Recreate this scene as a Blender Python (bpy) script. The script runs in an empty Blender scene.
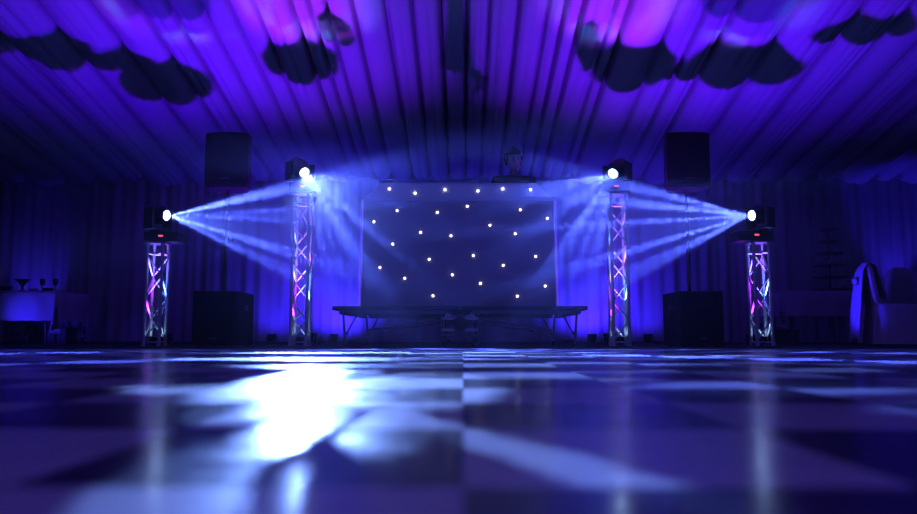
import bpy, bmesh, math, random
from mathutils import Vector, Matrix, noise as mnoise
random.seed(7)
S = bpy.context.scene
COL = S.collection
PI = math.pi

# ------------------------------------------------------------------ camera
F = 735.0
CAM = Vector((0, 0, 0.10))
cam = bpy.data.cameras.new('camera'); camo = bpy.data.objects.new('camera', cam); COL.objects.link(camo)
cam.sensor_width = 36; cam.lens = 36 * F / 917
camo.location = CAM
camo.rotation_euler = (math.radians(90 + 6.06), 0, math.radians(0.35))
cam.clip_start = 0.02; cam.clip_end = 100
cam.dof.use_dof = True; cam.dof.focus_distance = 7.4; cam.dof.aperture_fstop = 2.4
S.camera = camo
RM = camo.rotation_euler.to_matrix()

def W(px, py, Y):
    """point of the room at distance Y that the photo shows at px, py (used to measure sizes)"""
    d = RM @ Vector(((px - 458.5) / F, (257 - py) / F, -1))
    return CAM + d * (Y / d.y)

# ------------------------------------------------------------------ materials
def mat(name, col, rough=0.6, metal=0.0, spec=0.5, bump=None, sheen=0.0, emis=None, estr=0.0, var=None):
    m = bpy.data.materials.new(name); m.use_nodes = True
    nt = m.node_tree; b = nt.nodes['Principled BSDF']
    b.inputs['Base Color'].default_value = (*col, 1)
    b.inputs['Roughness'].default_value = rough
    b.inputs['Metallic'].default_value = metal
    b.inputs['Specular IOR Level'].default_value = spec
    if sheen: b.inputs['Sheen Weight'].default_value = sheen
    if emis:
        b.inputs['Emission Color'].default_value = (*emis, 1); b.inputs['Emission Strength'].default_value = estr
    tc = nt.nodes.new('ShaderNodeTexCoord')
    if var:
        n = nt.nodes.new('ShaderNodeTexNoise'); n.inputs['Scale'].default_value = var[0]; n.inputs['Detail'].default_value = 4
        nt.links.new(tc.outputs['Object'], n.inputs['Vector'])
        mx = nt.nodes.new('ShaderNodeMix'); mx.data_type = 'RGBA'
        mx.inputs[6].default_value = (*col, 1); mx.inputs[7].default_value = (*[c * var[1] for c in col], 1)
        nt.links.new(n.outputs['Fac'], mx.inputs[0]); nt.links.new(mx.outputs[2], b.inputs['Base Color'])
    if bump:
        n = nt.nodes.new('ShaderNodeTexNoise'); n.inputs['Scale'].default_value = bump[0]; n.inputs['Detail'].default_value = 3
        nt.links.new(tc.outputs['Object'], n.inputs['Vector'])
        bp = nt.nodes.new('ShaderNodeBump'); bp.inputs['Strength'].default_value = bump[1]; bp.inputs['Distance'].default_value = 0.01
        nt.links.new(n.outputs['Fac'], bp.inputs['Height']); nt.links.new(bp.outputs['Normal'], b.inputs['Normal'])
    return m

M = {}
M['liner'] = mat('ceiling_liner_fabric', (.72, .72, .74), .85, spec=.2, bump=(60, .15))
M['drape'] = mat('wall_drape_fabric', (.60, .60, .62), .9, spec=.15, bump=(80, .2))
M['cloth'] = mat('table_cloth_fabric', (.62, .60, .64), .9, spec=.15, bump=(90, .2))
M['cover'] = mat('chair_cover_fabric', (.72, .70, .72), .85, spec=.2, bump=(90, .2))
M['sash'] = mat('satin_sash', (.75, .75, .85), .5, spec=.4, sheen=.3)
M['black'] = mat('black_plastic', (.012, .012, .014), .5, bump=(200, .1))
M['blackpaint'] = mat('black_textured_paint', (.012, .012, .014), .75, spec=.3, bump=(300, .4))
M['grille'] = mat('speaker_grille', (.008, .008, .009), .7, spec=.3, bump=(500, .6))
M['alu'] = mat('brushed_aluminium', (.72, .73, .76), .5, metal=.35, bump=(120, .05), var=(15, .85))
M['steel'] = mat('painted_steel', (.10, .10, .12), .45, metal=.5, var=(12, .7))
M['deck'] = mat('stage_carpet', (.03, .03, .035), .95, spec=.1, bump=(200, .4))
M['groundfloor'] = mat('ground_carpet', (.05, .05, .06), .95, spec=.1, bump=(150, .4), var=(3, .6))
M['skin'] = mat('skin', (.22, .16, .13), .55)
M['hair'] = mat('dark_hair', (.006, .005, .005), .95, spec=.05, bump=(80, .8))
M['shirt'] = mat('black_shirt', (.005, .005, .006), 1.0, spec=.03, bump=(60, .2))
M['trousers'] = mat('dark_trousers', (.02, .02, .03), .9)
M['eye'] = mat('eye', (.06, .06, .07), .4)
M['lip'] = mat('lip', (.32, .13, .11), .5)
M['starcloth'] = mat('star_cloth', (.34, .24, .34), .95, spec=.1, bump=(250, .3), var=(5, .85))
M['boothframe'] = mat('booth_white_frame', (.85, .8, .9), .6)
M['star'] = mat('star_led', (.9, .9, 1), .3, emis=(.9, .93, 1), estr=7)
M['strip'] = mat('violet_glow_strip', (.3, .2, .9), .3, emis=(.16, .06, 1), estr=.75)  # emissive strip along the booth's side edges
M['lens'] = mat('lit_lens', (.9, .95, 1), .2, emis=(.38, .58, 1), estr=28)
M['redled'] = mat('red_display', (.8, .1, .1), .3, emis=(1, .12, .18), estr=1.1)
M['blueled'] = mat('blue_led_lens', (.2, .2, .9), .3, emis=(.2, .25, 1), estr=3)
M['cyanled'] = mat('cyan_led_lens', (.3, .8, .9), .3, emis=(.35, .6, 1), estr=15)
M['glass'] = mat('dark_glass', (.05, .05, .06), .1, spec=.8)
M['china'] = mat('white_china', (.6, .6, .6), .25)
M['rubber'] = mat('black_rubber', (.01, .01, .01), .8)
M['darktier'] = mat('dark_acrylic_tier', (.02, .02, .025), .25)

def floor_material():
    m = bpy.data.materials.new('checkered_dance_floor'); m.use_nodes = True
    nt = m.node_tree; b = nt.nodes['Principled BSDF']; N = nt.nodes.new; L = nt.links.new
    tc = N('ShaderNodeTexCoord')
    mp = N('ShaderNodeMapping'); mp.inputs['Location'].default_value = (0.0, 0.105 , 0.5)   # rows start at y = .497
    L(tc.outputs['Object'], mp.inputs['Vector'])
    ck = N('ShaderNodeTexChecker'); ck.inputs['Scale'].default_value = 1 / .302
    ck.inputs['Color2'].default_value = (.028, .028, .032, 1); ck.inputs['Color1'].default_value = (.46, .44, .49, 1)
    L(mp.outputs['Vector'], ck.inputs['Vector'])
    n = N('ShaderNodeTexNoise'); n.inputs['Scale'].default_value = 14; n.inputs['Detail'].default_value = 6
    L(tc.outputs['Object'], n.inputs['Vector'])
    mr = N('ShaderNodeMapRange'); mr.inputs[1].default_value = .3; mr.inputs[2].default_value = .7
    mr.inputs[3].default_value = .15; mr.inputs[4].default_value = .24
    L(n.outputs['Fac'], mr.inputs[0]); L(mr.outputs[0], b.inputs['Roughness'])
    L(ck.outputs['Color'], b.inputs['Base Color'])
    b.inputs['Specular IOR Level'].default_value = .35
    n2 = N('ShaderNodeTexNoise'); n2.inputs['Scale'].default_value = 9; n2.inputs['Detail'].default_value = 3
    L(tc.outputs['Object'], n2.inputs['Vector'])
    bp = N('ShaderNodeBump'); bp.inputs['Strength'].default_value = .08; bp.inputs['Distance'].default_value = .01
    L(n2.outputs['Fac'], bp.inputs['Height']); L(bp.outputs['Normal'], b.inputs['Normal'])
    return m
M['dance'] = floor_material()

# ------------------------------------------------------------------ mesh helpers
class MB:
    def __init__(s): s.bm = bmesh.new()
    def box(s, c, size, rot=None, bevel=0.0, seg=2):
        r = bmesh.ops.create_cube(s.bm, size=1.0)
        vs = r['verts']
        bmesh.ops.scale(s.bm, vec=size, verts=vs)
        if bevel:
            es = list({e for v in vs for e in v.link_edges})
            rb = bmesh.ops.bevel(s.bm, geom=es, offset=bevel, segments=seg, affect='EDGES', profile=.7)
            vs = list({v for f in rb['faces'] for v in f.verts} | {v for v in vs if v.is_valid})
        if rot: bmesh.ops.rotate(s.bm, verts=vs, cent=(0, 0, 0), matrix=rot)
        bmesh.ops.translate(s.bm, vec=c, verts=vs)
        return s
    def tube(s, a, b, r, r2=None, n=10):
        a, b = Vector(a), Vector(b); d = b - a; L = d.length
        r2 = r if r2 is None else r2
        q = d.to_track_quat('Z', 'Y').to_matrix().to_4x4()
        mt = Matrix.Translation((a + b) / 2) @ q
        bmesh.ops.create_cone(s.bm, cap_ends=True, segments=n, radius1=r, radius2=r2, depth=L, matrix=mt)
        return s
    def sphere(s, c, r, scale=(1, 1, 1), u=16, v=10):
        mt = Matrix.Translation(c) @ Matrix.Diagonal((*scale, 1))
        bmesh.ops.create_uvsphere(s.bm, u_segments=u, v_segments=v, radius=r, matrix=mt)
        return s
    def lathe(s, prof, c=(0, 0, 0), n=20, mt=None):
        rings = []
        for r, z in prof:
            ring = []
            for i in range(n):
                a = 2 * PI * i / n
                p = Vector((r * math.cos(a), r * math.sin(a), z))
                if mt: p = mt @ p
                ring.append(s.bm.verts.new(p + Vector(c)))
            rings.append(ring)
        for k in range(len(rings) - 1):
            for i in range(n):
                s.bm.faces.new((rings[k][i], rings[k][(i + 1) % n], rings[k + 1][(i + 1) % n], rings[k + 1][i]))
        for ring, fl in ((rings[0], True), (rings[-1], False)):
            s.bm.faces.new(list(reversed(ring)) if fl else ring)
        return s
    def prism(s, pts, y0, y1, bevel=0):
        """polygon in x,z extruded along y"""
        A = [s.bm.verts.new((x, y0, z)) for x, z in pts]; B = [s.bm.verts.new((x, y1, z)) for x, z in pts]
        n = len(pts)
        s.bm.faces.new(A); s.bm.faces.new(list(reversed(B)))
        for i in range(n): s.bm.faces.new((A[i], B[i], B[(i + 1) % n], A[(i + 1) % n]))
        if bevel:
            bmesh.ops.bevel(s.bm, geom=list(s.bm.edges), offset=bevel, segments=2, affect='EDGES')
        return s
    def grid(s, P):
        V = [[s.bm.verts.new(p) for p in row] for row in P]
        for i in range(len(V) - 1):
            for j in range(len(V[0]) - 1):
                s.bm.faces.new((V[i][j], V[i][j + 1], V[i + 1][j + 1], V[i + 1][j]))
        return s
    def build(s, name, m, parent=None, smooth=True, angle=40):
        bmesh.ops.recalc_face_normals(s.bm, faces=s.bm.faces)
        me = bpy.data.meshes.new(name); s.bm.to_mesh(me); s.bm.free()
        me.materials.append(m)
        if smooth:
            me.shade_smooth()
            me.set_sharp_from_angle(angle=math.radians(angle))
        o = bpy.data.objects.new(name, me); COL.objects.link(o)
        if parent: o.parent = parent
        return o

def tag(o, label=None, cat=None, group=None, kind=None):
    if label: o['label'] = label
    if cat: o['category'] = cat
    if group: o['group'] = group
    if kind: o['kind'] = kind
    return o
def empty(name, loc, rz=0):
    o = bpy.data.objects.new(name, None); COL.objects.link(o); o.location = loc; o.rotation_euler.z = rz
    o.empty_display_size = .1
    return o
def copy_tree(o, parent=None):
    c = o.copy(); COL.objects.link(c); c.parent = parent
    for ch in [x for x in COL.objects if x.parent == o]: copy_tree(ch, c)
    return c
def skin(name, pts, edges, m, parent=None, sub=2, root=0):
    me = bpy.data.meshes.new(name); me.from_pydata([p[:3] for p in pts], edges, [])
    o = bpy.data.objects.new(name, me); COL.objects.link(o)
    sk = o.modifiers.new('skin', 'SKIN'); sk.use_smooth_shade = True
    lay = me.skin_vertices[0].data if me.skin_vertices else None
    if lay is None:
        bm = bmesh.new(); bm.from_mesh(me); bm.verts.layers.skin.verify(); bm.to_mesh(me); bm.free()
        lay = me.skin_vertices[0].data
    for i, p in enumerate(pts):
        r = p[3]; lay[i].radius = (r if isinstance(r, tuple) else (r, r)); lay[i].use_root = (i == root)
    ss = o.modifiers.new('sub', 'SUBSURF'); ss.levels = sub; ss.render_levels = sub
    dg = bpy.context.evaluated_depsgraph_get(); ev = o.evaluated_get(dg)
    me2 = bpy.data.meshes.new_from_object(ev); o.modifiers.clear(); o.data = me2
    me2.materials.clear(); me2.materials.append(m); me2.shade_smooth()
    if parent: o.parent = parent
    return o

GZ = -0.02          # ground beside the dance floor (the dance floor top is z = 0)
YW = 11.8           # back wall
ZE = W(458, 177, YW).z   # eaves
SL = math.tan(math.radians(12))

# ------------------------------------------------------------------ room shell
o = MB().box((0, 3.5, GZ - .05), (22, 20, .1)).build('floor', M['groundfloor']); tag(o, kind='structure')
DFY = 5.25
o = MB().box((0, (DFY - 3.2) / 2, GZ / 2 + .0), (13.3, DFY + 3.2, .0198)).build('dance_floor', M['dance'])
me = o.data
for v in me.vertices: v.co.z += 0.0
tag(o, 'glossy black and white checkered dance floor filling the foreground', 'dance floor', kind='structure')
o = MB().prism([(-6.75, GZ + .0005), (-6.75, GZ + .004), (-6.65, -.0005), (6.65, -.0005), (6.75, GZ + .004), (6.75, GZ + .0005)], DFY + .0005, DFY + .05).build('trim_1', M['steel'])
tag(o, kind='structure')

# pleat lines of the ceiling liner
px_lines = [-30, 35, 90, 135, 166, 198, 228, 253, 290, 308, 325, 352, 385, 412, 441, 467, 490, 520, 550, 567, 585, 617, 632, 680, 712, 740, 800, 866, 915, 960]
xl = [(p - 463) / 735 * 7.72 for p in px_lines]
x = xl[-1]
while x < 9.4: x += random.uniform(.35, .7); xl.append(x)
x = xl[0]
while x > -9.4: x -= random.uniform(.35, .7); xl.insert(0, x)
depth_ = [random.uniform(.5, 1.5) for _ in xl]
minor = [(random.uniform(.25, .75), random.uniform(.01, .035), random.choice((0, 1, 1, 2))) for _ in xl]
def liner(xx, y):
    import bisect
    i = bisect.bisect_right(xl, xx) - 1
    if i < 0 or i >= len(xl) - 1: return 0
    a, b = xl[i], xl[i + 1]; w = b - a; t = (xx - a) / w
    sag = -.24 * w * (1 - (2 * t - 1) ** 2) ** .8                 # swag between two battens
    up = .09 * (depth_[i] * math.exp(-(t * w / .02) ** 2) + depth_[i + 1] * math.exp(-((1 - t) * w / .02) ** 2))
    f, am, k = minor[i]
    fold = 0
    if k:
        fold = am * math.exp(-((t - f) * w / .03) ** 2)
        fold += .15 * am * math.sin((t * w) / .055 * 2 * PI / 1.6 + y * .5 + i)
    wr = .008 * mnoise.noise(Vector((xx * 3.1, y * 1.2, 0))) + .006 * mnoise.noise(Vector((xx * 8, y * 2.5, 4)))
    return sag + up + fold * .8 + wr
def zc(y):
    yr = 4.0
    return ZE + (YW - y) * SL if y > yr else ZE + (YW - yr) * SL - (yr - y) * SL
xs = []
x = -9.3
while x < 9.3:
    xs.append(x)
    x += .011 if -6 < x < 6 else .05
xs = sorted(xs + [v for v in xl if -9.3 < v < 9.3])
ys = [YW - .02 - (YW - 5.5) * k / 44 for k in range(45)] + [5.0, 4.0, 2, 0, -2, -3.8]
g = MB(); g.grid([[(x, y, zc(y) + liner(x, y)) for x in xs] for y in ys])
o = g.build('ceiling', M['liner'], angle=180); tag(o, kind='structure')

# back wall drapes
def drape(u, z, s=0, amp=.035):
    a = .55 * math.sin(u * 2 * PI / .31 + 1.3 * math.sin(u * 1.7 + s)) + .45 * math.sin(u * 2 * PI / .17 + 2 * math.sin(u * 2.9 + s))
    k = .65 + .35 * max(0, min(1, (ZE - z) / ZE))
    return amp * a * k + .01 * mnoise.noise(Vector((u * 4, z * 1.5, s)))
zs = [GZ + .02 + (ZE + .1 - GZ - .02) * k / 14 for k in range(15)]
us = [-9.3 + .018 * k for k in range(int(18.6 / .018) + 1)]
g = MB(); g.grid([[(u, YW + drape(u, z), z) for u in us] for z in zs])
o = g.build('wall_back', M['drape'], angle=180); tag(o, kind='structure')
# side walls and the wall behind the camera
def zside(y, k): return GZ + .0 + (zc(y) + .05 - GZ) * k
for sx, nm in ((-1, 'wall_left'), (1, 'wall_right')):
    yy = [-3.8 + .06 * k for k in range(int(15.6 / .06) + 1)]
    g = MB(); g.grid([[(sx * (9.25 + drape(y, 0, 3 * sx)), y, zside(y, k / 6)) for y in yy] for k in range(7)])
    o = g.build(nm, M['drape'], angle=180); tag(o, kind='structure')
us = [-9.3 + .06 * k for k in range(311)]
g = MB(); g.grid([[(u, -3.8 + drape(u, z), z) for u in us] for z in zs])
o = g.build('wall_front', M['drape'], angle=180); tag(o, kind='structure')
# cornice strip where the liner meets the wall drapes
g = MB(); g.box((0, YW - .07, ZE - .015), (18.4, .05, .07), bevel=.01)
o = g.build('trim_2', M['drape']); tag(o, kind='structure')

# ------------------------------------------------------------------ lights
def spot(name, P, target, power, color, deg, blend=.3, radius=.02, mask=None):
    l = bpy.data.lights.new(name, 'SPOT'); o = bpy.data.objects.new(name, l); COL.objects.link(o)
    o.location = P; o.rotation_euler = (Vector(target) - Vector(P)).to_track_quat('-Z', 'Y').to_euler()
    l.energy = power; l.color = color; l.spot_size = math.radians(deg); l.spot_blend = blend; l.shadow_soft_size = radius
    if mask: mask(l, Vector(P), o)
    return o

class NT:
    """tiny helper to wire maths in a light's node tree"""
    def __init__(s, l):
        l.use_nodes = True; s.nt = l.node_tree; s.em = next(n for n in s.nt.nodes if n.type == 'EMISSION')
        g = s.nt.nodes.new('ShaderNodeNewGeometry'); sp = s.nt.nodes.new('ShaderNodeSeparateXYZ')
        s.nt.links.new(g.outputs['Incoming'], sp.inputs[0]); s.d = sp.outputs; s.dir = g.outputs['Incoming']
    def m(s, op, *a):
        n = s.nt.nodes.new('ShaderNodeMath'); n.operation = op
        for i, v in enumerate(a):
            if isinstance(v, (int, float)): n.inputs[i].default_value = v
            else: s.nt.links.new(v, n.inputs[i])
        return n.outputs[0]
    def dot(s, v):
        n = s.nt.nodes.new('ShaderNodeVectorMath'); n.operation = 'DOT_PRODUCT'
        s.nt.links.new(s.dir, n.inputs[0]); n.inputs[1].default_value = v
        return n.outputs['Value']
    def vec(s, x, y, z=0.0):
        n = s.nt.nodes.new('ShaderNodeCombineXYZ')
        for i, v in enumerate((x, y, z)):
            if isinstance(v, (int, float)): n.inputs[i].default_value = v
            else: s.nt.links.new(v, n.inputs[i])
        return n.outputs[0]
    def noise(s, v, scale, detail=2, ch='Fac'):
        n = s.nt.nodes.new('ShaderNodeTexNoise'); n.inputs['Scale'].default_value = scale; n.inputs['Detail'].default_value = detail
        s.nt.links.new(v, n.inputs['Vector']); return n.outputs[ch]
    def step(s, v, a, b, lo=0.0, hi=1.0):
        n = s.nt.nodes.new('ShaderNodeMapRange'); n.interpolation_type = 'SMOOTHSTEP'
        s.nt.links.new(v, n.inputs[0])
        for i, q in enumerate((a, b, lo, hi)): n.inputs[i + 1].default_value = q
        return n.outputs[0]
    def out(s, v, k=1.0):
        s.nt.links.new(s.m('MULTIPLY', v, k), s.em.inputs['Strength'])
    def plane(s, P, n, c, A, B):
        """coordinates (A.hit, B.hit) where the ray from P meets the plane n.p = c"""
        n = Vector(n); t = s.m('DIVIDE', c - n.dot(P), s.dot(n))
        return (s.m('ADD', s.m('MULTIPLY', t, s.dot(A)), Vector(A).dot(P)),
                s.m('ADD', s.m('MULTIPLY', t, s.dot(B)), Vector(B).dot(P)))

def blob_mask(n, c, D, A, B, blobs, warp=.25, wscale=2.0, lo=0.0, invert=False, seed=0.0, soft=.12):
    """lamp mask (floor gobo, or ceiling shade when inverted): a union of warped ellipses (a, b, ra, rb, angle, value)"""
    def f(l, P, o):
        T = NT(l)
        a, b = T.plane(P, n, c, A, B)
        v = T.vec(a, b, seed)
        w = T.noise(v, wscale, 3, 'Color')
        sp = T.nt.nodes.new('ShaderNodeSeparateXYZ'); T.nt.links.new(w, sp.inputs[0])
        a2 = T.m('ADD', a, T.m('MULTIPLY', T.m('SUBTRACT', sp.outputs[0], .5), warp * 2))
        b2 = T.m('ADD', b, T.m('MULTIPLY', T.m('SUBTRACT', sp.outputs[1], .5), warp * 2))
        tot = None
        for (ca, cb, ra, rb, an, val) in blobs:
            co, si = math.cos(an), math.sin(an)
            da, db = T.m('SUBTRACT', a2, ca), T.m('SUBTRACT', b2, cb)
            u = T.m('ADD', T.m('MULTIPLY', da, co / ra), T.m('MULTIPLY', db, si / ra))
            q = T.m('ADD', T.m('MULTIPLY', da, -si / rb), T.m('MULTIPLY', db, co / rb))
            e = T.m('SQRT', T.m('ADD', T.m('MULTIPLY', u, u), T.m('MULTIPLY', q, q)))
            k = T.step(e, 1 - soft, 1 + soft, val, 0.0)
            tot = k if tot is None else T.m('MAXIMUM', tot, k)
        if invert: tot = T.m('SUBTRACT', 1.0, tot)
        if lo: tot = T.m('MAXIMUM', tot, lo)
        T.out(tot)
    return f

def fan_mask(seed, dots, lo=.004):
    """glass gobo of a moving head: separate round openings bent by ripples, in the lamp's own axes"""
    def f(l, P, o):
        T = NT(l)
        R = o.rotation_euler.to_matrix()
        X, Y, Z = R.col[0], R.col[1], R.col[2]
        dz = T.dot(Z)
        u = T.m('DIVIDE', T.dot(X), dz); v = T.m('DIVIDE', T.dot(Y), dz)
        half = math.tan(l.spot_size / 2)
        u = T.m('DIVIDE', u, half); v = T.m('DIVIDE', v, half)
        r = T.m('SQRT', T.m('ADD', T.m('MULTIPLY', u, u), T.m('MULTIPLY', v, v)))
        wv = T.noise(T.vec(u, v, seed), 2.2, 1, 'Color')
        sp = T.nt.nodes.new('ShaderNodeSeparateXYZ'); T.nt.links.new(wv, sp.inputs[0])
        u2 = T.m('ADD', u, T.m('MULTIPLY', T.m('SUBTRACT', sp.outputs[0], .5), .25)); v2 = T.m('ADD', v, T.m('MULTIPLY', T.m('SUBTRACT', sp.outputs[1], .5), .25))
        tot = T.step(r, .35, .95, .025, lo)
        for (du, dv, rr, val) in dots:
            a, b = T.m('SUBTRACT', u2, -du), T.m('SUBTRACT', v2, -dv)
            e = T.m('SQRT', T.m('ADD', T.m('MULTIPLY', a, a), T.m('MULTIPLY', b, b)))
            tot = T.m('MAXIMUM', tot, T.step(e, rr * .5, rr * 1.2, val, 0.0))
        # added dimmer on rays whose floor reflection would reach the camera
        dc = (Vector((P.x * .06, .45, 0)) - P).normalized()
        ca = T.m('ABSOLUTE', T.dot(dc))
        T.out(T.m('MULTIPLY', tot, T.step(ca, math.cos(math.radians(11)), math.cos(math.radians(6)), 1.0, .02)))
    return f

BEAM = (.075, .125, 1.0)
BLUE = (.035, .012, 1.0)
VIOL = (.065, .0, 1.0)

# ------------------------------------------------------------------ trusses
def make_truss(H, w, label, loc, rz=0):
    t = empty('truss_tower', loc, rz); tag(t, label, 'truss', 'lighting truss towers')
    h = w / 2 - .018
    MB().box((0, 0, .006), (w + .12, w + .12, .012), bevel=.003).build('base_plate', M['steel'], t)
    MB().box((0, 0, H - .006), (w + .05, w + .05, .012), bevel=.003).build('top_plate', M['steel'], t)
    for sx in (-1, 1):
        for sy in (-1, 1):
            g = MB(); g.tube((sx * h, sy * h, .012), (sx * h, sy * h, H - .012), .017, n=14)
            for z in (.03, H - .03): g.tube((sx * h, sy * h, z - .02), (sx * h, sy * h, z + .02), .021, n=14)
            g.build('chord', M['alu'], t)
    n = max(2, round((H - .2) / .195)) 
    z0, z1 = .07, H - .13
    st = (z1 - z0) / n
    for k, (ax, s) in enumerate((('x', -1), ('x', 1), ('y', -1), ('y', 1))):
        g = MB()
        for i in range(n):
            a = h if (i + (k % 2)) % 2 else -h
            p = (a, s * h, z0 + i * st); q = (-a, s * h, z0 + (i + 1) * st)
            if ax == 'y': p = (p[1], p[0], p[2]); q = (q[1], q[0], q[2])
            g.tube(p, q, .0085, n=8)
        g.build('lacing', M['alu'], t)
    for z in (.05, H - .11):
        for k, s in enumerate((-1, 1)):
            g = MB(); g.tube((-h, s * h, z), (h, s * h, z), .0085, n=8); g.build('crossbar', M['alu'], t)
            g = MB(); g.tube((s * h, -h, z), (s * h, h, z), .0085, n=8); g.build('crossbar', M['alu'], t)
    return t

def make_par(name, label, cat, loc, tilt=(0, 0), rad=.07, m=None, group=None):
    """small LED par can on a folding bracket, lens up"""
    t = empty(name, loc); tag(t, label, cat, group)
    rot = Matrix.Rotation(tilt[0], 4, 'X') @ Matrix.Rotation(tilt[1], 4, 'Y')
    mt = Matrix.Translation((0, 0, rad * 1.2)) @ rot
    hs = MB(); hs.lathe([(rad * .55, -rad * .95), (rad * .8, -rad * .8), (rad * .95, -rad * .1), (rad, rad * .6), (rad, rad * .75), (rad * .9, rad * .75), (rad * .86, rad * .6)], mt=mt)
    h = hs.build('housing', M['black'], t)
    MB().lathe([(rad * .84, rad * .61), (rad * .84, rad * .68), (rad * .3, rad * .71)], mt=mt).build('lens', m or M['blueled'], t)
    g = MB()
    for s in (-1, 1):
        g.box((s * rad * 1.12, 0, rad * .65), (.006, rad * .5, rad * 1.3))
    g.box((0, 0, .004), (rad * 2.3, rad * .6, .006))
    g.build('bracket', M['steel'], t)
    return t

# moving head: base, yoke, head, lens, display
def make_head(label, loc, target, lens_at, s=1.0, basew=.34):
    t = empty('moving_head_light', loc); tag(t, label, 'stage light', 'moving head lights on the truss towers')
    MB().box((0, 0, .05), (basew, .26, .10), bevel=.014).build('base', M['black'], t)
    sgn = 1 if loc[0] < 0 else -1
    MB().box((-.04 * sgn * 0, -.132, .055), (.045, .006, .016), bevel=.002).build('display', M['redled'], t)
    L = Vector(lens_at) - Vector(loc); d = (Vector(target) - Vector(lens_at)).normalized()
    c = L - d * .115                                    # centre of the head on the tilt axis
    pan = math.atan2(d.y, d.x) + PI / 2
    Rz = Matrix.Rotation(pan, 4, 'Z')
    g = MB(); g.tube((c.x, c.y, .10), (c.x, c.y, .125), .07, n=20)
    yk = g
    q = Rz.to_3x3()
    for k in (-1, 1):
        off = q @ Vector((k * .125, 0, 0))
        h = c.z + .045
        yk.box((c.x + off.x, c.y + off.y, (.125 + h) / 2), (.034, .11, h - .11), rot=q, bevel=.012)
    yk.box((c.x, c.y, .135), (.27, .11, .035), rot=q, bevel=.01)
    yk.build('yoke', M['black'], t)
    mt = d.to_track_quat('Z', 'Y').to_matrix().to_4x4()
    hd = MB(); hd.lathe([(.04, -.135), (.075, -.12), (.092, -.05), (.095, .03), (.08, .085), (.066, .105), (.066, .112), (.052, .112), (.048, .100)], c=c, mt=mt, n=28)
    head = hd.build('head', M['black'], t)
    MB().lathe([(.047, .098), (.046, .104), (.03, .110), (.01, .1125)], c=c, mt=mt, n=20).build('lens', M['lens'], head)
    return t

YT = 7.35
def xw(px, py, Y): return W(px, py, Y).x
def zw(px, py, Y): return W(px, py, Y).z

lights_cfg = []
def tower(px_base, py_top, w, side, kind):
    x = xw(px_base, 340, YT); H = zw(px_base, py_top, YT) - GZ
    nm = 'left' if side < 0 else 'right'
    lab = {('short', -1): 'short silver box truss tower at the far left, beside the left speaker stack',
           ('short', 1): 'short silver box truss tower at the far right, beside the right speaker stack',
           ('tall', -1): 'tall silver box truss tower just left of the starlit booth',
           ('tall', 1): 'tall silver box truss tower just right of the starlit booth'}[(kind, side)]
    t = make_truss(H, w, lab, (x, YT, GZ))
    return x, H
heads = {}
for kind, side, pxb, pyt, lens in (('short', -1, 154.5, 243, (167.5, 215.5)), ('tall', -1, 300, 194, (305, 173)),
                                   ('tall', 1, 620, 194, (612.5, 174)), ('short', 1, 762, 242, (751, 215.5))):
    x, H = tower(pxb, pyt, .19, side, kind)
    nm = 'left' if side < 0 else 'right'
    LA = W(lens[0], lens[1], YT - .10)
    if kind == 'tall': tgt = (-side * .25, 5.3, 0)
    else: tgt = (-side * .8, 5.9, .72)
    lab = {'short': 'black moving head light throwing its fan of beams inward, on the short %s truss' % nm,
           'tall': 'black moving head light beaming down over the booth, on the tall %s truss' % nm}[kind]
    bx = (x * .4 + LA.x * .6) if kind == 'short' else (x * .55 + LA.x * .45)
    hd = make_head(lab, (bx, YT, GZ + H + .001), tgt, LA, basew=.34 if kind == 'short' else .27)
    heads[(kind, side)] = (LA, Vector(tgt), x, H)
    # led par inside the tower
    p = make_par('par_can', 'small black LED par can inside the foot of the %s %s truss' % (kind, nm), 'stage light',
                 (x + .0, YT + .0, GZ + .013), rad=.045, m=M['cyanled'], group='par cans inside the truss towers')

# beam lamps inside the heads
DOTS = {'short': [(0, .78, .13, 1), (.3, .58, .12, .8), (-.3, .38, .08, .7), (0, .10, .05, .9), (.35, .12, .06, .5), (.2, -.40, .10, .8), (-.2, -.72, .17, .4)],
        'tall': [(0, .66, .11, 1), (.28, .50, .10, .7), (-.3, .45, .10, .5), (.15, .12, .12, .45), (-.25, -.10, .08, .6), (0, -.45, .13, .45), (-.4, -.66, .14, .5), (.4, -.62, .12, .5), (0, -.85, .09, .6)]}
HEADP = {'tall': 34000, 'short': 60000}
for (kind, side), (LA, tgt, x, H) in heads.items():
    d = (tgt - LA).normalized()
    P = LA + d * .02
    spot('head_lamp', P, tgt, HEADP[kind], BEAM, 54 if kind == 'tall' else 42, .25, .008,
         fan_mask(3.1 * side + (5 if kind == 'tall' else 0), DOTS[kind]))
# colours inside the towers
for (kind, side), (LA, tgt, x, H) in heads.items():
    k = 1.0 if kind == 'short' else 1.3
    spot('par_lamp_cyan', (x + .035, YT - .02, GZ + .11), (x + .04, YT, 2), 260 * k, (.09, .22, 1), 27, .6, .02)
    spot('par_lamp_magenta', (x - .04, YT - .02, GZ + .11), (x - .05, YT, 2), 190 * k, (.40, .02, 1), 27, .6, .02)

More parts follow.
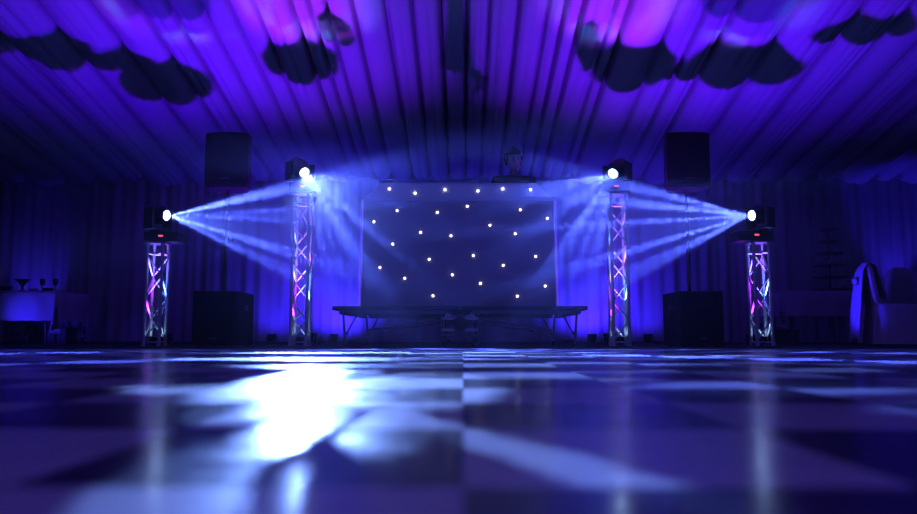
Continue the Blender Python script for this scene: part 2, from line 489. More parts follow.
# ------------------------------------------------------------------ the light patterns on the floor
FL = dict(n=(0, 0, 1), c=0.0, D=0, A=(1, 0, 0), B=(0, 1, 0))
LA, tgt, x, H = heads[('tall', -1)]
PAT = (.20, .36, 1)
def pattern(key, aim, power, deg, blobs, warp, wscale, seed, col=(.12, .22, 1), soft=.2):
    LA = heads[key][0]
    spot('head_lamp_pattern', LA + (Vector(aim) - LA).normalized() * .02, aim, power, col, deg, .1, .006,
         blob_mask(blobs=blobs, warp=warp, wscale=wscale, seed=seed, soft=soft, **FL))
pattern(('tall', -1), (-.2, 1.2, 0), 20000, 50,
        [(-.27, 1.55, .075, .60, 0, .35), (-.38, 1.65, .11, .55, 0, .9), (-.09, 1.50, .17, .48, 0, 1.0), (-.185, .84, .045, .24, 0, .3), (-.075, .82, .05, .20, .1, .6),
         (-.50, 1.40, .16, .13, 0, .5), (-.30, .95, .05, .12, .3, .3), (-.19, .50, .05, .20, .25, .4), (.065, .62, .28, .036, -1.2, .5), (-.115, .46, .018, .12, 0, .0025), (.15, 1.75, .3, .14, 0, .3)], .035, 5.0, 2.2, PAT)
pattern(('tall', -1), (.3, 2.6, 0), 26000, 60,
        [(.0, 2.5, .8, .22, .1, .3), (-.6, 3.1, .7, .22, 0, .5), (.6, 3.6, .9, .2, 0, .5), (-.3, 4.2, 1.2, .18, 0, .4), (.9, 2.1, .5, .12, .2, .12)], .22, 2.2, 4.0, (.16, .30, 1))
pattern(('short', -1), (1.2, 1.8, 0), 32000, 40,
        [(.62, 1.45, .33, .16, .1, .55), (.22, 1.95, .30, .12, 0, .5), (.85, 1.05, .30, .10, .3, .45), (1.5, 1.9, .8, .16, .1, .16), (1.2, 2.6, 1.2, .12, 0, .16), (2.0, 1.3, .6, .1, .2, .2), (.5, 3.2, .8, .12, 0, .2)], .12, 3.0, 6.0)
pattern(('short', 1), (-1.2, 1.8, 0), 1000, 40,
        [(-1.4, 2.0, .8, .06, .1, .12), (-1.3, 2.8, 1.0, .10, 0, .12), (-.9, 1.0, .45, .05, -.3, .12)], .10, 3.0, 8.0)

# ------------------------------------------------------------------ ceiling washes
nC = Vector((0, SL, 1)).normalized()
cC = nC.dot(Vector((0, YW, ZE - .05)))
def ceil_at(px, py):
    d = RM @ Vector(((px - 458.5) / F, (257 - py) / F, -1))
    return CAM + d * ((cC - nC.dot(CAM)) / nC.dot(d))
def cblob(px, py, rx, ry, val=1.0, an=0.0):
    p = ceil_at(px, py); q = ceil_at(px + rx, py); r = ceil_at(px, py - ry)
    return (p.x, p.y, abs(q.x - p.x), abs(r.y - p.y), an, val)
CE = dict(n=nC, c=cC, D=0, A=(1, 0, 0), B=(0, 1, 0))
def ceiling_lamp(x, y, px, py, power, col, deg, blobs, seed):  # added ceiling uplighter, with shade blobs in its mask
    c = ceil_at(px, py)
    spot('added_uplighter_lamp', (x, y, GZ + .16), c, power, col, deg, 1.0, .03,
         blob_mask(blobs=[cblob(*b) for b in blobs], warp=.16, wscale=1.6, invert=True, seed=seed, soft=.08, **CE))
dark = {-1: [(165, 80, 48, 24), (95, 55, 60, 10), (300, 62, 40, 22), (335, 30, 18, 16), (30, 40, 60, 14)],  # ceiling shadows, put into the lamp masks as dark ellipses
        1: [(632, 66, 42, 26), (745, 62, 62, 24), (690, 70, 30, 10), (870, 25, 50, 14), (590, 45, 14, 26)]}
for s in (-1, 1):
    bl = dark[s]
    xt = heads[('tall', s)][2]; xs_ = heads[('short', s)][2]
    ceiling_lamp(xt, YT + .5, 458 + s * 190, 8, 440, (.13, .004, 1), 95, bl, 1.0 * s)
    ceiling_lamp(xs_ + s * .1, YT + .5, 458 + s * 330, 40, 290, VIOL, 95, bl, 1.0 * s + .3)
for s, px_ in ((-1, 300), (1, 622)):  # added pink spots for the magenta highlights on the ceiling
    spot('added_pink_lamp', (heads[('tall', s)][2], YT + .5, GZ + .16), ceil_at(px_, 12), 420, (.42, .02, 1), 27, 1.0, .03,
         blob_mask(blobs=[cblob(*b) for b in dark[s]], warp=.16, wscale=1.6, invert=True, seed=1.0 * s, soft=.08, **CE))
for s in (-1, 1):
    nm = 'left' if s < 0 else 'right'
    for kind in ('tall', 'short'):  # added uplighters that light the ceiling clear of the truss top plates
        xx = heads[(kind, s)][2] + (s * .1 if kind == 'short' else 0)
        make_par('uplighter', 'added black LED uplighter on the floor behind the %s %s truss' % (kind, nm), 'stage light',
                 (xx, YT + .5, GZ), rad=.07, group='added uplighters behind the trusses')

# wall washers close to the drapes; the four by trusses and booth are added
def wall_lamp(px, power, col=BLUE, deg=140, y=YW - .55, par=True, lab='', tz=.9, z=.2):
    xx = xw(px, 330, y)
    spot('wall_washer_lamp', (xx, y, GZ + z), (xx, YW, tz), power, col, deg, .8, .03)
    if par: make_par('uplighter', lab, 'stage light', (xx, y, GZ), rad=.07, group='uplighters along the drapes')
wall_lamp(272, 22, lab='added black LED uplighter by the drapes left of the tall left truss')
wall_lamp(334, 75, lab='added black LED uplighter by the drapes between the left truss and the booth')
wall_lamp(592, 75, lab='added black LED uplighter by the drapes between the booth and the right truss')
wall_lamp(648, 22, lab='added black LED uplighter by the drapes right of the tall right truss')
wall_lamp(14, 25, deg=60, lab='black LED uplighter by the drapes behind the far left table', tz=1.0)
wall_lamp(918, 60, deg=50, lab='black LED uplighter by the drapes behind the covered chair', tz=2.4)

# added blue fill lamps behind the camera for the ambient light
for x_ in (-3.2, 3.2):
    spot('fill_lamp', (x_, -1.5, 3.2), (0, 8, 1.0), 80, (.09, .03, 1.0), 90, .7, .3)
spot('fill_lamp_floor', (0, -1.6, 3.0), (0, 1.0, 0), 200, (.20, .135, 1.0), 110, .8, .4)  # added fill that brings out the floor tiles

# ------------------------------------------------------------------ speakers
def speaker_stack(px, side):
    nm = 'left' if side < 0 else 'right'
    yc = 7.5
    xL, xR = (192, 236) if side < 0 else (680, 724)
    yf = 7.2
    a, b = xw(xL, 320, yf), xw(xR, 320, yf)
    w = b - a; H = zw(px, 291, yf) - GZ; dp = .60
    t = empty('subwoofer', ((a + b) / 2, yf + dp / 2, GZ)); tag(t, 'large black subwoofer cabinet on the floor under the %s speaker' % nm, 'speaker', 'subwoofers')
    MB().box((0, 0, H / 2 + .01), (w, dp, H - .02), bevel=.012).build('cabinet', M['blackpaint'], t)
    MB().box((0, -dp / 2 - .004, H / 2 + .01), (w - .05, .012, H - .10), bevel=.004).build('grille', M['grille'], t)
    MB().box((0, -dp / 2 - .0125, H * .16), (.07, .005, .02), bevel=.002).build('badge', M['steel'], t)
    for sx in (-1, 1):
        for sy in (-1, 1):
            MB().tube((sx * (w / 2 - .05), sy * (dp / 2 - .06), 0), (sx * (w / 2 - .05), sy * (dp / 2 - .06), .012), .02).build('rubber_foot', M['rubber'], t)
        MB().box((sx * (w / 2 + .001), 0, H * .72), (.012, .16, .05), bevel=.005).build('handle', M['steel'], t)
    # pole
    px_, = (px,)
    xp = xw(px, 250, yc); zb = GZ + H
    z1 = zw(px, 190, yc)
    p = empty('speaker_pole', (xp, yc, zb + .0005)); tag(p, 'thin black pole rising from the %s subwoofer to its speaker' % nm, 'pole', 'speaker poles')
    L = z1 - zb
    MB().tube((0, 0, 0), (0, 0, L * .5), .0175, n=14).build('lower_tube', M['black'], p)
    MB().tube((0, 0, L * .5), (0, 0, L - .0125), .014, n=14).build('upper_tube', M['black'], p)
    g = MB(); g.tube((0, 0, L * .48), (0, 0, L * .54), .026, n=16); cl = g.build('collar', M['black'], p)
    g = MB(); g.tube((.02, 0, L * .51), (.06, 0, L * .51), .008); g.sphere((.064, 0, L * .51), .014); g.build('knob', M['black'], cl)
    # top
    x0, x1 = (205, 248) if side < 0 else (667, 710)
    a, b = xw(x0, 160, yc - .14), xw(x1, 160, yc - .14); w = b - a
    zt = zw(px, 132, yc - .16); H2 = zt - z1
    t = empty('loudspeaker', ((a + b) / 2, yc, z1)); tag(t, 'tall black loudspeaker up on a pole above the %s subwoofer' % nm, 'speaker', 'loudspeakers on poles')
    prof = []
    hw = w / 2; n = 9
    g = MB()
    A = []
    pts = [(-hw * .62, .20), (-hw, -.02), (-hw, -.14)] + [(-hw + w * k / n, -.14 - .035 * math.sin(PI * k / n)) for k in range(1, n)] + [(hw, -.14), (hw, -.02), (hw * .62, .20)]
    lo = [g.bm.verts.new((x_, y_, 0.0)) for x_, y_ in pts]; hi = [g.bm.verts.new((x_, y_, H2)) for x_, y_ in pts]
    g.bm.faces.new(lo); g.bm.faces.new(hi)
    for i in range(len(pts)): g.bm.faces.new((lo[i], lo[(i + 1) % len(pts)], hi[(i + 1) % len(pts)], hi[i]))
    bmesh.ops.recalc_face_normals(g.bm, faces=g.bm.faces)
    bmesh.ops.bevel(g.bm, geom=[e for e in g.bm.edges if e.verts[0].co.z == e.verts[1].co.z], offset=.012, segments=2, affect='EDGES')
    g.build('cabinet', M['blackpaint'], t)
    g = MB()
    rows = []
    for z in (.05, H2 * .35, H2 * .65, H2 - .035):
        rows.append([(-hw * .92 + w * .92 * k / n, -.146 - .035 * math.sin(PI * (k * .92 / n + .04)), z) for k in range(n + 1)])
    g.grid(rows)
    r = bmesh.ops.extrude_face_region(g.bm, geom=list(g.bm.faces)); bmesh.ops.translate(g.bm, verts=[v for v in r['geom'] if isinstance(v, bmesh.types.BMVert)], vec=(0, .008, 0))
    g.build('grille', M['grille'], t)
    MB().box((0, -.187, .085), (.09, .005, .016), bevel=.002).build('badge', M['steel'], t)
    MB().tube((0, 0, -.012), (0, 0, -.001), .03, n=16).build('pole_socket', M['black'], t)
speaker_stack(226, -1)
speaker_stack(688, 1)

# ------------------------------------------------------------------ stage (mobile folding stage)
ys0 = 7.30; ZD = zw(458, 306, ys0)
xa, xb = xw(332, 310, ys0), xw(588, 310, ys0); xm = (xa + xb) / 2; SD = 1.9
st = empty('folding_stage', (xm, ys0, GZ)); tag(st, 'low dark folding stage on thin legs under the starlit booth', 'stage')
hw = (xb - xa) / 2; HD = ZD - GZ
for s in (-1, 1):
    MB().box((s * (hw / 2 + .002), SD / 2, HD - .02), (hw - .004, SD, .04), bevel=.006).build('deck_panel', M['deck'], st)
    g = MB()
    g.box((s * hw / 2, .03, HD - .06), (hw - .25, .03, .04)); g.box((s * hw / 2, SD - .03, HD - .06), (hw - .25, .03, .04))
    for q in (.125, hw - .08): g.box((s * (q if q < .2 else q - .0), SD / 2, HD - .06), (.03, SD - .08, .04))
    g.build('deck_frame', M['steel'], st)
    for y_ in (.05, SD - .05):
        # folding end leg
        g = MB(); g.tube((s * (hw - .10), y_, HD - .05), (s * (hw - .13), y_, .03), .012); g.build('leg', M['steel'], st)
        MB().tube((s * (hw - .13), y_, 0), (s * (hw - .13), y_, .032), .018).build('foot', M['rubber'], st)
        g = MB(); g.tube((s * (hw - .26), y_, HD - .05), (s * (hw - .14), y_, .13), .008); g.sphere((s * (hw - .14), y_, .135), .016)
        g.build('leg_brace', M['steel'], st)
        g = MB(); g.tube((s * .21, y_, HD - .13 + .0), (s * (hw * .72), y_, HD - .24), .011); g.build('diagonal_brace', M['steel'], st)
    g = MB(); g.tube((s * (hw - .13), .05, .06), (s * (hw - .13), SD - .05, .06), .01); g.build('leg_stretcher', M['steel'], st)
# centre carriage with wheels
cw = (xw(478, 330, ys0) - xw(441, 330, ys0)) / 2
for s in (-1, 1):
    for y_ in (.05, SD - .05):
        g = MB(); g.tube((s * cw, y_, HD - .06), (s * cw, y_, .03), .012); g.build('carriage_post', M['steel'], st)
for y_ in (.05, SD - .05):
    for z in (HD * .42, HD * .7, .12):
        g = MB(); g.box((0, y_, z), (2 * cw, .022, .026)); g.build('carriage_rail', M['alu'] if z > .15 else M['steel'], st)
    for s in (-1, 1):
        g = MB(); g.tube((s * .145, y_ - .02, HD - .06), (s * .05, y_ - .02, HD * .72), .012); g.tube((s * .15, y_ - .02, HD - .10), (s * .10, y_ - .02, HD - .10), .017)
        g.build('hinge_arm', M['alu'], st)
        g = MB(); g.tube((s * (cw - .03) - .012, y_, .035), (s * (cw - .03) + .012, y_, .035), .035, n=18); g.build('caster_wheel', M['rubber'], st)
for y_ in (.05,):
    g = MB(); g.tube((0, y_ - .03, HD * .56), (0, y_ + .03, HD * .56), .075, n=24); g.build('spring_drum', M['black'], st)

# ------------------------------------------------------------------ booth with star cloth
yb = 7.62
def bp(px, py): p = W(px, py, yb); return (p.x, p.z)
zb0 = ZD + .001
outl = [bp(361, 300), bp(362.5, 200), bp(381, 183), bp(536, 183), bp(554.5, 200), bp(556, 300)]
outl[0] = (outl[1][0] - .01, zb0); outl[5] = (outl[4][0] + .01, zb0)
bx = (outl[0][0] + outl[5][0]) / 2
bo = empty('booth_facade', (bx, yb, zb0)); tag(bo, 'wide chamfered DJ booth front with white pin lights on dark cloth', 'DJ booth')
O = [(x_ - bx, z_ - zb0) for x_, z_ in outl]
MB().prism(O, .0, .03).build('frame', M['boothframe'], bo)
def inset(p, k=.014):
    cx = 0; cz = .6
    return [(x_ - math.copysign(k, x_), max(.004, z_ - (k if z_ > .5 else -k * .3))) for x_, z_ in p]
I = inset(O)
ztop = zw(458, 198, yb) - zb0
lower = [I[0], (I[1][0], min(I[1][1], ztop)), (I[4][0], min(I[4][1], ztop)), I[5]]
MB().prism(lower, -.012, -.0005).build('star_cloth', M['starcloth'], bo)
band = MB()
top = [(I[1][0], ztop + .002), I[1] if I[1][1] > ztop + .004 else (I[1][0] + .002, ztop + .006), I[2], I[3], I[4] if I[4][1] > ztop + .004 else (I[4][0] - .002, ztop + .006), (I[4][0], ztop + .002)]
bd = band.prism(top, -.012, -.0005).build('top_band', M['boothframe'], bo)
bd['label'] = 'paler top band'
for s in (-1, 1):
    e = O[1] if s < 0 else O[4]; b0 = O[0] if s < 0 else O[5]
    g = MB(); g.tube((b0[0] + s * .006, .012, .01), (e[0] + s * .006, .012, e[1]), .008, n=8)
    g.build('edge_strip', M['strip'], bo)
    # side return panel folding back
    g = MB(); g.box((s * (abs(O[0][0]) - .03), .29, .55), (.02, .5, 1.1)); g.build('side_panel', M['boothframe'], bo)
stars = [(162,114),(222,124),(292,116),(369,119),(427,114),(492,116),(180,165),(274,169),(344,155),(468,163),(531,183),(126,191),(235,216),(306,224),(397,199),(456,219),(170,243),(255,279),(358,270),(428,293),(504,272),(140,298),(198,323),(309,315),(375,335),(526,341),(264,364),(461,365)]
for sx_, sy_ in stars:
    p = W(320 + sx_ * .4281, 140 + sy_ * .4281, yb - .014)
    MB().sphere((p.x - bx, -.014, p.z - zb0), .0105, u=10, v=8).build('pin_light', M['star'], bo)

# ------------------------------------------------------------------ the DJ
YD = 8.45
pc = W(513.5, 165, YD)
per = empty('person', (pc.x, YD, ZD)); tag(per, 'dark-haired person in a black T-shirt standing behind the booth', 'person')
hz = zw(513, 150, YD) - ZD           # standing height above the deck
hh = hz / 7.4; hc = hz - hh * .50    # head height, centre
def body():
    k = hz / 1.78
    sh = hz - hh * 1.34
    pts = [(0, 0, .95 * k, (.16, .12)), (0, 0, 1.12 * k, (.145, .11)), (0, 0, 1.30 * k, (.17, .12)), (0, .005, sh - .05, (.13, .09)), (0, .0, sh + .03, (.052, .055)), (0, -.01, sh + .12, .052)]
    ed = [(0, 1), (1, 2), (2, 3), (3, 4), (4, 5)]
    def add(p, par): pts.append(p); ed.append((par, len(pts) - 1)); return len(pts) - 1
    for s in (-1, 1):
        a = add((s * .175 * k, .0, sh - .05, .055), 3)
        b = add((s * .235 * k, .01, sh - .30, .046), a)
        c = add((s * .20 * k, -.17, sh - .46, .034), b)
        d = add((s * .17 * k, -.27, sh - .50, (.026, .038)), c)
        for f in range(4):
            e = add((s * (.17 * k - .030 + f * .020), -.33, sh - .505 , .0095), d)
            g_ = add((s * (.17 * k - .032 + f * .021), -.37 + abs(f - 1.5) * .008, sh - .53, .008), e)
        th = add((s * (.17 * k - .055), -.29, sh - .515, .010), d); add((s * (.17 * k - .062), -.325, sh - .53, .0085), th)
        h = add((s * .10, 0, .90 * k, .095), 0)
        kn = add((s * .11, -.01, .50 * k, .06), h); an = add((s * .12, .01, .09, .042), kn); add((s * .13, -.14, .035, (.035, .03)), an)
    return pts, ed
pts, ed = body()
bo_ = skin('body', pts, ed, M['skin'], per, sub=2)
# head: sculpted sphere
tilt = Matrix.Rotation(math.radians(12), 4, 'X') @ Matrix.Rotation(math.radians(10), 4, 'Z')
def headmesh(off=0.0, hair=False):
    g = MB(); r = bmesh.ops.create_uvsphere(g.bm, u_segments=40, v_segments=28, radius=1)
    rem = []
    for v in g.bm.verts:
        x_, y_, z_ = v.co
        ax, ay, az = .084, .100, hh * .5
        w = 1.0
        if z_ < 0: w = 1 - .20 * (-z_) ** 2           # jaw narrows
        fx, fy, fz = x_ * ax * w, y_ * ay * (1 - .12 * max(0, -z_)), z_ * az
        if y_ < 0:
            fy += .0  # face front
            fy -= .030 * math.exp(-((x_ / .16) ** 2 + ((z_ + .12) / .16) ** 2))           # nose
            fy -= .010 * math.exp(-((x_ / .35) ** 2 + ((z_ + .80) / .18) ** 2))           # chin
            fy -= .007 * math.exp(-((x_ / .6) ** 2 + ((z_ - .22) / .10) ** 2))            # brow
            for s in (-1, 1): fy += .014 * math.exp(-(((x_ - s * .40) / .17) ** 2 + ((z_ - .03) / .12) ** 2))   # eye sockets
            fy -= .006 * math.exp(-((x_ / .25) ** 2 + ((z_ + .46) / .08) ** 2))           # lips
        v.co = (fx, fy, fz)
        if hair:
            k = 1.0 + off
            jag = .006 * mnoise.noise(Vector((x_ * 5, y_ * 5, z_ * 5)))
            v.co = Vector((fx * (k + .22 + jag * 16), fy * (k + .16 + jag * 8) + .006, fz * (k + .09) + .010 + jag * 2))
            lim = .36 if y_ < -.30 else (-.02 if y_ < .05 else -.50)
            lim += .10 * mnoise.noise(Vector((x_ * 6, 2, 0)))
            if z_ < lim: rem.append(v)
    if hair:
        bmesh.ops.delete(g.bm, geom=rem, context='VERTS')
        r = bmesh.ops.solidify(g.bm, geom=list(g.bm.faces), thickness=.012)
    bmesh.ops.transform(g.bm, matrix=Matrix.Translation((0, -.015, hc)) @ tilt, verts=g.bm.verts)
    return g
# head and body become one continuous figure
hd = headmesh().build('head', M['skin'], None, angle=180)
bm = bmesh.new(); bm.from_mesh(bo_.data); bm.from_mesh(hd.data); bm.to_mesh(bo_.data); bm.free()
bpy.data.objects.remove(hd)
rm_ = bo_.modifiers.new('remesh', 'REMESH'); rm_.mode = 'VOXEL'; rm_.voxel_size = .0055
dg = bpy.context.evaluated_depsgraph_get(); m2 = bpy.data.meshes.new_from_object(bo_.evaluated_get(dg)); bo_.modifiers.clear(); bo_.data = m2
m2.materials.clear(); m2.materials.append(M['skin']); m2.shade_smooth()
headmesh(.06, True).build('hair', M['hair'], per, angle=180)
TT = Matrix.Translation((0, -.015, hc)) @ tilt
for s in (-1, 1):
    p = TT @ Vector((s * .031, -.079, .004)); MB().sphere(p, .0115).build('eye', M['eye'], per)
    p = TT @ Vector((s * .078, .006, -.008)); MB().sphere(p, .03, (.35, .6, 1)).build('ear', M['skin'], per)
    p = TT @ Vector((s * .031, -.0935, .027)); MB().sphere(p, .017, (1, .3, .25)).build('eyebrow', M['hair'], per)
p = TT @ Vector((0, -.093, -.058)); MB().sphere(p, .022, (1, .3, .28)).build('mouth', M['lip'], per)
# T-shirt over the torso, trousers and shoes
k_ = hz / 1.78; sh = hz - hh * 1.34
tp = [(0, 0, .93 * k_, (.175, .135)), (0, 0, 1.12 * k_, (.16, .125)), (0, 0, 1.30 * k_, (.185, .135)), (0, .005, sh - .04, (.165, .115)), (0, 0, sh + .02, (.085, .085))]
te = [(0, 1), (1, 2), (2, 3), (3, 4)]
for s in (-1, 1):
    tp.append((s * .19 * k_, 0, sh - .035, .078)); te.append((3, len(tp) - 1)); tp.append((s * .235 * k_, .008, sh - .22, .066)); te.append((len(tp) - 2, len(tp) - 1))
skin('shirt', tp, te, M['shirt'], per, sub=2)
tp = [(0, 0, .96 * k_, (.175, .135))]; te = []
for s in (-1, 1):
    tp += [(s * .10, 0, .88 * k_, .108), (s * .11, -.01, .5 * k_, .075), (s * .12, .01, .07, .062)]
    n0 = len(tp); te += [(0, n0 - 3), (n0 - 3, n0 - 2), (n0 - 2, n0 - 1)]
skin('trousers', tp, te, M['trousers'], per, sub=2)
for s in (-1, 1):
    MB().box((s * .127, -.06, .045), (.10, .28, .088), bevel=.03, seg=3).build('shoe', M['black'], per)

# ------------------------------------------------------------------ tables
def cloth_table(name_label, cloth_label, x0, x1, y0, y1, ztop, drop, corner, group, slip=0.0):
    """trestle table with folding legs + white cloth as its own thing"""
    cx, cy = (x0 + x1) / 2, (y0 + y1) / 2; w, d = x1 - x0, y1 - y0
    t = empty('banquet_table', (cx, cy, GZ)); tag(t, name_label, 'table', group)
    H = ztop - GZ
    MB().box((0, 0, H - .02), (w, d, .035), bevel=.006).build('table_top', M['steel'], t)
    for sx in (-1, 1):
        for sy in (-1, 1):
            MB().tube((sx * (w / 2 - .15), sy * (d / 2 - .08), 0), (sx * (w / 2 - .18), sy * (d / 2 - .08), H - .04), .014).build('leg', M['steel'], t)
    # cloth: draped rectangle, pointed corners
    g = MB(); nx, ny = 90, 50; ov = drop
    rows = []
    for j in range(ny + 1):
        row = []
        v = -d / 2 - ov + (d + 2 * ov) * j / ny
        for i in range(nx + 1):
            u = -w / 2 - ov + (w + 2 * ov) * i / nx
            ox = max(0, abs(u) - w / 2 - .006); oy = max(0, abs(v) - d / 2 - .006)
            fx = min(abs(u), w / 2 + .006 + min(ox, .02)); fy = min(abs(v), d / 2 + .006 + min(oy, .02))
            dn = max(ox, oy) + .45 * min(ox, oy)
            fl = .016 * math.sin((u if oy > ox else v) * 17 + 1.2 * math.sin(3 * u + 5 * v)) * min(1, max(ox, oy) / .15)
            if ox > oy: fx += fl + .02 * min(1, ox / .1); fy = fy - .2 * min(ox, oy)
            elif oy > 0: fy += fl + .02 * min(1, oy / .1); fx = fx - .2 * min(ox, oy)
            row.append((math.copysign(fx, u), math.copysign(fy, v), .006 - max(0, dn)))
        rows.append(row)
    g.grid(rows)
    o = g.build('tablecloth', M['cloth'], angle=180); o.location = (cx, cy, ztop)
    tag(o, cloth_label, 'tablecloth')
    return t
# left buffet table
yl = 9.6
zt = zw(40, 291, yl)
cloth_table('banquet table under a pale cloth at the left edge of the photo', 'pale cloth with a pointed corner on the far left table',
            xw(-60, 300, yl), xw(56, 300, yl), yl, yl + .75, zt, .40, True, 'banquet tables')
# table beyond, slightly longer and further back
cloth_table('banquet table standing behind the far left table', 'pale cloth hanging on the table behind the far left one',
            xw(20, 300, yl + 1.3), xw(84, 300, yl + 1.3), yl + 1.2, yl + 1.7, zt - .03, .42, True, 'banquet tables')
# right table
yr = 10.2
ztr = zw(810, 291, yr)
cloth_table('banquet table by the back drapes right of the short right truss', 'pale cloth on the table that carries the tiered stand',
            xw(782, 300, yr), xw(868, 300, yr), yr, yr + .75, ztr, .36, True, 'banquet tables')

xq = xw(-6, 330, yl - .5)
make_par('uplighter', 'black LED uplighter on the floor in front of the far left table', 'stage light', (xq, yl - .5, GZ), rad=.07)
spot('table_washer_lamp', (xq, yl - .5, GZ + .18), (xq + .3, yl, .4), 14, (.03, .015, 1), 110, .9, .05)
# items on the left table
def vase(loc, label):
    t = empty('flared_vase', loc); tag(t, label, 'vase')
    MB().lathe([(.05, 0), (.055, .01), (.02, .03), (.018, .07), (.05, .12), (.10, .16), (.105, .165), (.095, .163), (.04, .12)]).build('vase_body', M['glass'], t)
    return t
def bowl(loc, label, r=.08, m='china'):
    o = MB().lathe([(r * .45, 0), (r * .5, r * .08), (r * .85, r * .4), (r, r * .75), (r * .96, r * .76), (r * .75, r * .4), (r * .3, r * .14)]).build('bowl', M[m]); o.location = loc
    tag(o, label, 'bowl', 'bowls on the far left table'); return o
def wineglass(loc, label):
    t = empty('wine_glass', loc); tag(t, label, 'glass', 'glasses on the far left table')
    MB().lathe([(.034, 0), (.034, .003), (.005, .01), (.004, .07), (.006, .075)]).build('stem', M['glass'], t)
    MB().lathe([(.006, .075), (.028, .095), (.036, .13), (.030, .17), (.028, .17), (.033, .13), (.01, .09)]).build('cup', M['glass'], t)
zt_ = zt + .007
vase(W(22, 291, yl + .25) * 1 + Vector((0, 0, zt_ - zw(22, 291, yl + .25))), 'dark flared vase near the left end of the far left table')
def on(px, dy, f, *a, **k):
    p = W(px, 291, yl + dy); p.z = zt_; return f(p, *a, **k)
on(5, .2, bowl, 'dark shallow bowl left of the flared vase', .09, 'glass')
on(33, .3, bowl, 'small pale bowl just right of the flared vase', .06)
on(42, .22, wineglass, 'dark wine glass near the middle of the far left table')
on(48, .34, bowl, 'round bowl between two wine glasses on the far left table', .07, 'glass')
on(55, .2, wineglass, 'wine glass with a bright glint at the right end of the far left table')
# crates under the left table
for px_, w_, h_, lab in ((10, .34, .10, 'low dark crate on the floor under the far left table'), (52, .26, .2, 'dark storage box under the hanging cloth corner')):
    p = W(px_, 340, yl + .1)
    t = empty('crate', (p.x, yl + .35, GZ)); tag(t, lab, 'crate')
    MB().box((0, 0, h_ / 2), (w_, .3, h_), bevel=.015).build('crate_body', M['black'], t)
    MB().box((0, 0, h_ + .008), (w_ + .02, .32, .016), bevel=.006).build('lid', M['black'], t)

# tiered stand on the right table
p = W(831, 291, yr + .3); p.z = ztr + .007
t = empty('tiered_stand', p); tag(t, 'tall dark tiered stand on the cloth-covered right table', 'cake stand')
Ht = zw(831, 228, yr + .3) - p.z
MB().tube((0, 0, 0), (0, 0, Ht), .012).build('stem', M['steel'], t)
for k in range(6):
    z = .02 + (Ht - .06) * k / 5; r = .26 - .025 * k
    tr = MB().lathe([(r * .3, z), (r, z + .003), (r + .004, z + .012), (r - .01, z + .010), (r * .2, z + .008)], n=32).build('tier', M['darktier'], t)
n_ = 0
for k in range(1, 6):
    z = .02 + (Ht - .06) * (k - 1) / 5; r = .18 - .02 * k
    for q in range(5):
        a = q * 2 * PI / 5 + k
        o = MB().lathe([(.018, 0), (.026, .032), (.031, .036), (.024, .055), (.008, .066)], n=10).build('cupcake', M['china'])
        o.location = (p.x + (r + .02) * math.cos(a), p.y + (r + .02) * math.sin(a), p.z + z + .0125)
        tag(o, 'pale cupcake on the tall tiered stand', 'cupcake', 'cupcakes on the tiered stand')
p2 = W(800, 345, yr - .3)
t = empty('crate', (p2.x, yr + .3, GZ)); tag(t, 'low dark crate on the floor under the right table', 'crate')
MB().box((0, 0, .09), (.4, .3, .18), bevel=.015).build('crate_body', M['black'], t)
MB().box((0, 0, .188), (.42, .32, .016), bevel=.006).build('lid', M['black'], t)

# ------------------------------------------------------------------ covered chairs, right
def covered_chair(loc, rz, label, cloak):
    t = empty('covered_chair', loc, rz); tag(t, label, 'chair', 'chairs in pale covers')
    for sx in (-1, 1):
        for sy in (-1, 1):
            MB().tube((sx * .19, sy * .2, 0), (sx * .17, sy * .17, .44), .012).build('leg', M['steel'], t)
    # one-piece cover: loops of (z, half width, front y, back y)
    loops = [(.02, .26, -.27, .29), (.2, .245, -.25, .27), (.42, .225, -.235, .25), (.465, .215, -.225, .245), (.475, .20, .14, .245), (.55, .205, .16, .255), (.75, .20, .19, .275), (.88, .18, .21, .285), (.93, .14, .225, .285), (.95, .06, .24, .275)]
    g = MB(); rings = []
    n = 40
    for z, w, f, b in loops:
        ring = []
        for i in range(n):
            a = 2 * PI * i / n
            ca, sa = math.cos(a), math.sin(a)
            sx = math.copysign(abs(ca) ** .45, ca); sy = math.copysign(abs(sa) ** .45, sa)
            rr = 1 + (.04 * math.sin(a * 9 + z * 3) if z < .4 else 0)
            ring.append(g.bm.verts.new((sx * w * rr, (f + b) / 2 + sy * (b - f) / 2 * rr, z)))
        rings.append(ring)
    for k in range(len(rings) - 1):
        for i in range(n): g.bm.faces.new((rings[k][i], rings[k][(i + 1) % n], rings[k + 1][(i + 1) % n], rings[k + 1][i]))
    g.bm.faces.new(rings[-1])
    g.build('chair_cover', M['cover'], t, angle=60)
    return t
YC = 8.4
for px_, yy, rz_, lab in ((884, 9.35, 196, 'covered chair with a pale rounded back just beyond the satin-draped chair'),
                          (921, 9.5, 172, 'covered chair cut off by the right edge of the photo')):
    pA = W(px_, 300, yy); covered_chair((pA.x, yy, GZ), math.radians(rz_), lab, False)
pB = W(873, 346, YC)
cB = covered_chair((pB.x + .27, YC + .05, GZ), math.radians(76), 'covered chair turned sideways under the bright blue satin drape', True)
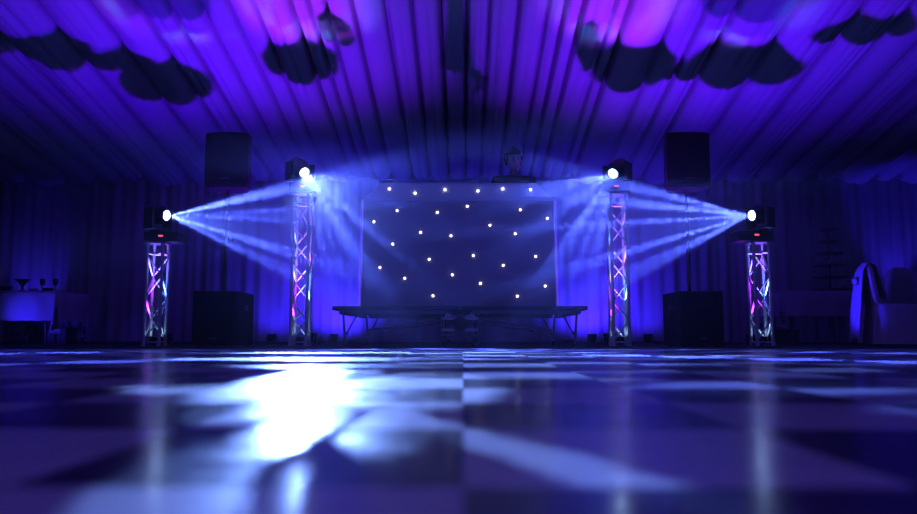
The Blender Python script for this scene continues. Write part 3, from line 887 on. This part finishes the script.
# satin drape over the back of the near chair
g = MB(); rows = []
for j in range(41):
    v = -1 + 2 * j / 40                        # over the back: -1 outside hem, +1 inside
    row = []
    for i in range(25):
        u = -1 + 2 * i / 24
        if v < 0:
            L_ = -v * .88; y_ = .305 + .10 * (-v) ** .8 + .02 * math.sin(u * 9 + v * 3) * (-v); z_ = .965 - L_
            wd = .17 + .10 * (-v) ** 1.5
        else:
            L_ = v * .42; y_ = .19 - .10 * v; z_ = .965 - L_ ; wd = .155
            y_ += .015 * math.sin(u * 8) * v
        if abs(v) < .06: y_ = .25 + (-v) * .9
        row.append((u * wd, y_, z_ - .02 * u * u * (1 if abs(v) < .9 else 3)))
    rows.append(row)
g.grid(rows)
dr = g.build('satin_drape', M['sash'], None, angle=180); dr.location = cB.location; dr.rotation_euler = cB.rotation_euler
tag(dr, 'bright blue-lit satin drape hanging over the sideways chair back', 'drape')
sm = dr.modifiers.new('thick', 'SOLIDIFY'); sm.thickness = .004
# knot of the drape
g = MB(); g.sphere((0, 0, 0), .06, (1, .7, .8)); o = g.build('bow', M['sash'], dr); o.location = (-.0, .36, .74)
# added blue fill aimed at the draped chair, without a fixture
spot('chair_fill_lamp', (pB.x - 1.5, YC + .15, .25), (pB.x, YC + .05, .6), 110, (.03, .012, 1), 40, .7, .05)

# ------------------------------------------------------------------ haze in the whole room, world
PUFFS = []
for (kind, side), (LA, tgt, x, H) in heads.items():
    if kind == 'short': PUFFS.append((LA.x - side * .45, 7.0, 1.15, 1.0, .75, .62, .06))
    else: PUFFS.append((LA.x - side * .30, 6.95, 1.15, .85, .75, .75, .055))
w = bpy.data.worlds.new('world'); S.world = w; w.use_nodes = True
nt = w.node_tree
bg = nt.nodes['Background']; bg.inputs['Color'].default_value = (.01, .01, .05, 1); bg.inputs['Strength'].default_value = .05
vs = nt.nodes.new('ShaderNodeVolumeScatter'); vs.inputs['Anisotropy'].default_value = .0
# smoke hangs thicker round the four towers and thins out towards the dance floor
geo = nt.nodes.new('ShaderNodeNewGeometry')
def wm(op, *a):
    n = nt.nodes.new('ShaderNodeMath'); n.operation = op
    for i, v in enumerate(a):
        if isinstance(v, (int, float)): n.inputs[i].default_value = v
        else: nt.links.new(v, n.inputs[i])
    return n.outputs[0]
tot = None
for cx, cy, cz, rx, ry, rz, val in PUFFS:
    mp = nt.nodes.new('ShaderNodeVectorMath'); mp.operation = 'SUBTRACT'; nt.links.new(geo.outputs['Position'], mp.inputs[0]); mp.inputs[1].default_value = (cx, cy, cz)
    dv = nt.nodes.new('ShaderNodeVectorMath'); dv.operation = 'DIVIDE'; nt.links.new(mp.outputs[0], dv.inputs[0]); dv.inputs[1].default_value = (rx, ry, rz)
    dt = nt.nodes.new('ShaderNodeVectorMath'); dt.operation = 'DOT_PRODUCT'; nt.links.new(dv.outputs[0], dt.inputs[0]); nt.links.new(dv.outputs[0], dt.inputs[1])
    e = wm('MULTIPLY', wm('EXPONENT', wm('MULTIPLY', dt.outputs['Value'], -1.0)), val)
    tot = e if tot is None else wm('ADD', tot, e)
nt.links.new(wm('ADD', tot, .0018), vs.inputs['Density'])
nt.links.new(vs.outputs[0], nt.nodes['World Output'].inputs['Volume'])
w.cycles.homogeneous_volume = False
w.cycles.volume_step_size = .55
S.cycles.volume_max_steps = 26
S.cycles.volume_step_rate = 1.0

# ------------------------------------------------------------------ render look
S.view_settings.view_transform = 'Standard'; S.view_settings.look = 'None'
S.view_settings.exposure = 0; S.view_settings.gamma = 1; S.view_settings.use_curve_mapping = False
S.cycles.use_denoising = True
S.cycles.use_adaptive_sampling = False
S.cycles.max_bounces = 5; S.cycles.diffuse_bounces = 1; S.cycles.glossy_bounces = 3; S.cycles.volume_bounces = 0
S.cycles.sample_clamp_indirect = 1.5; S.cycles.sample_clamp_direct = 0
S.cycles.caustics_reflective = False; S.cycles.caustics_refractive = False
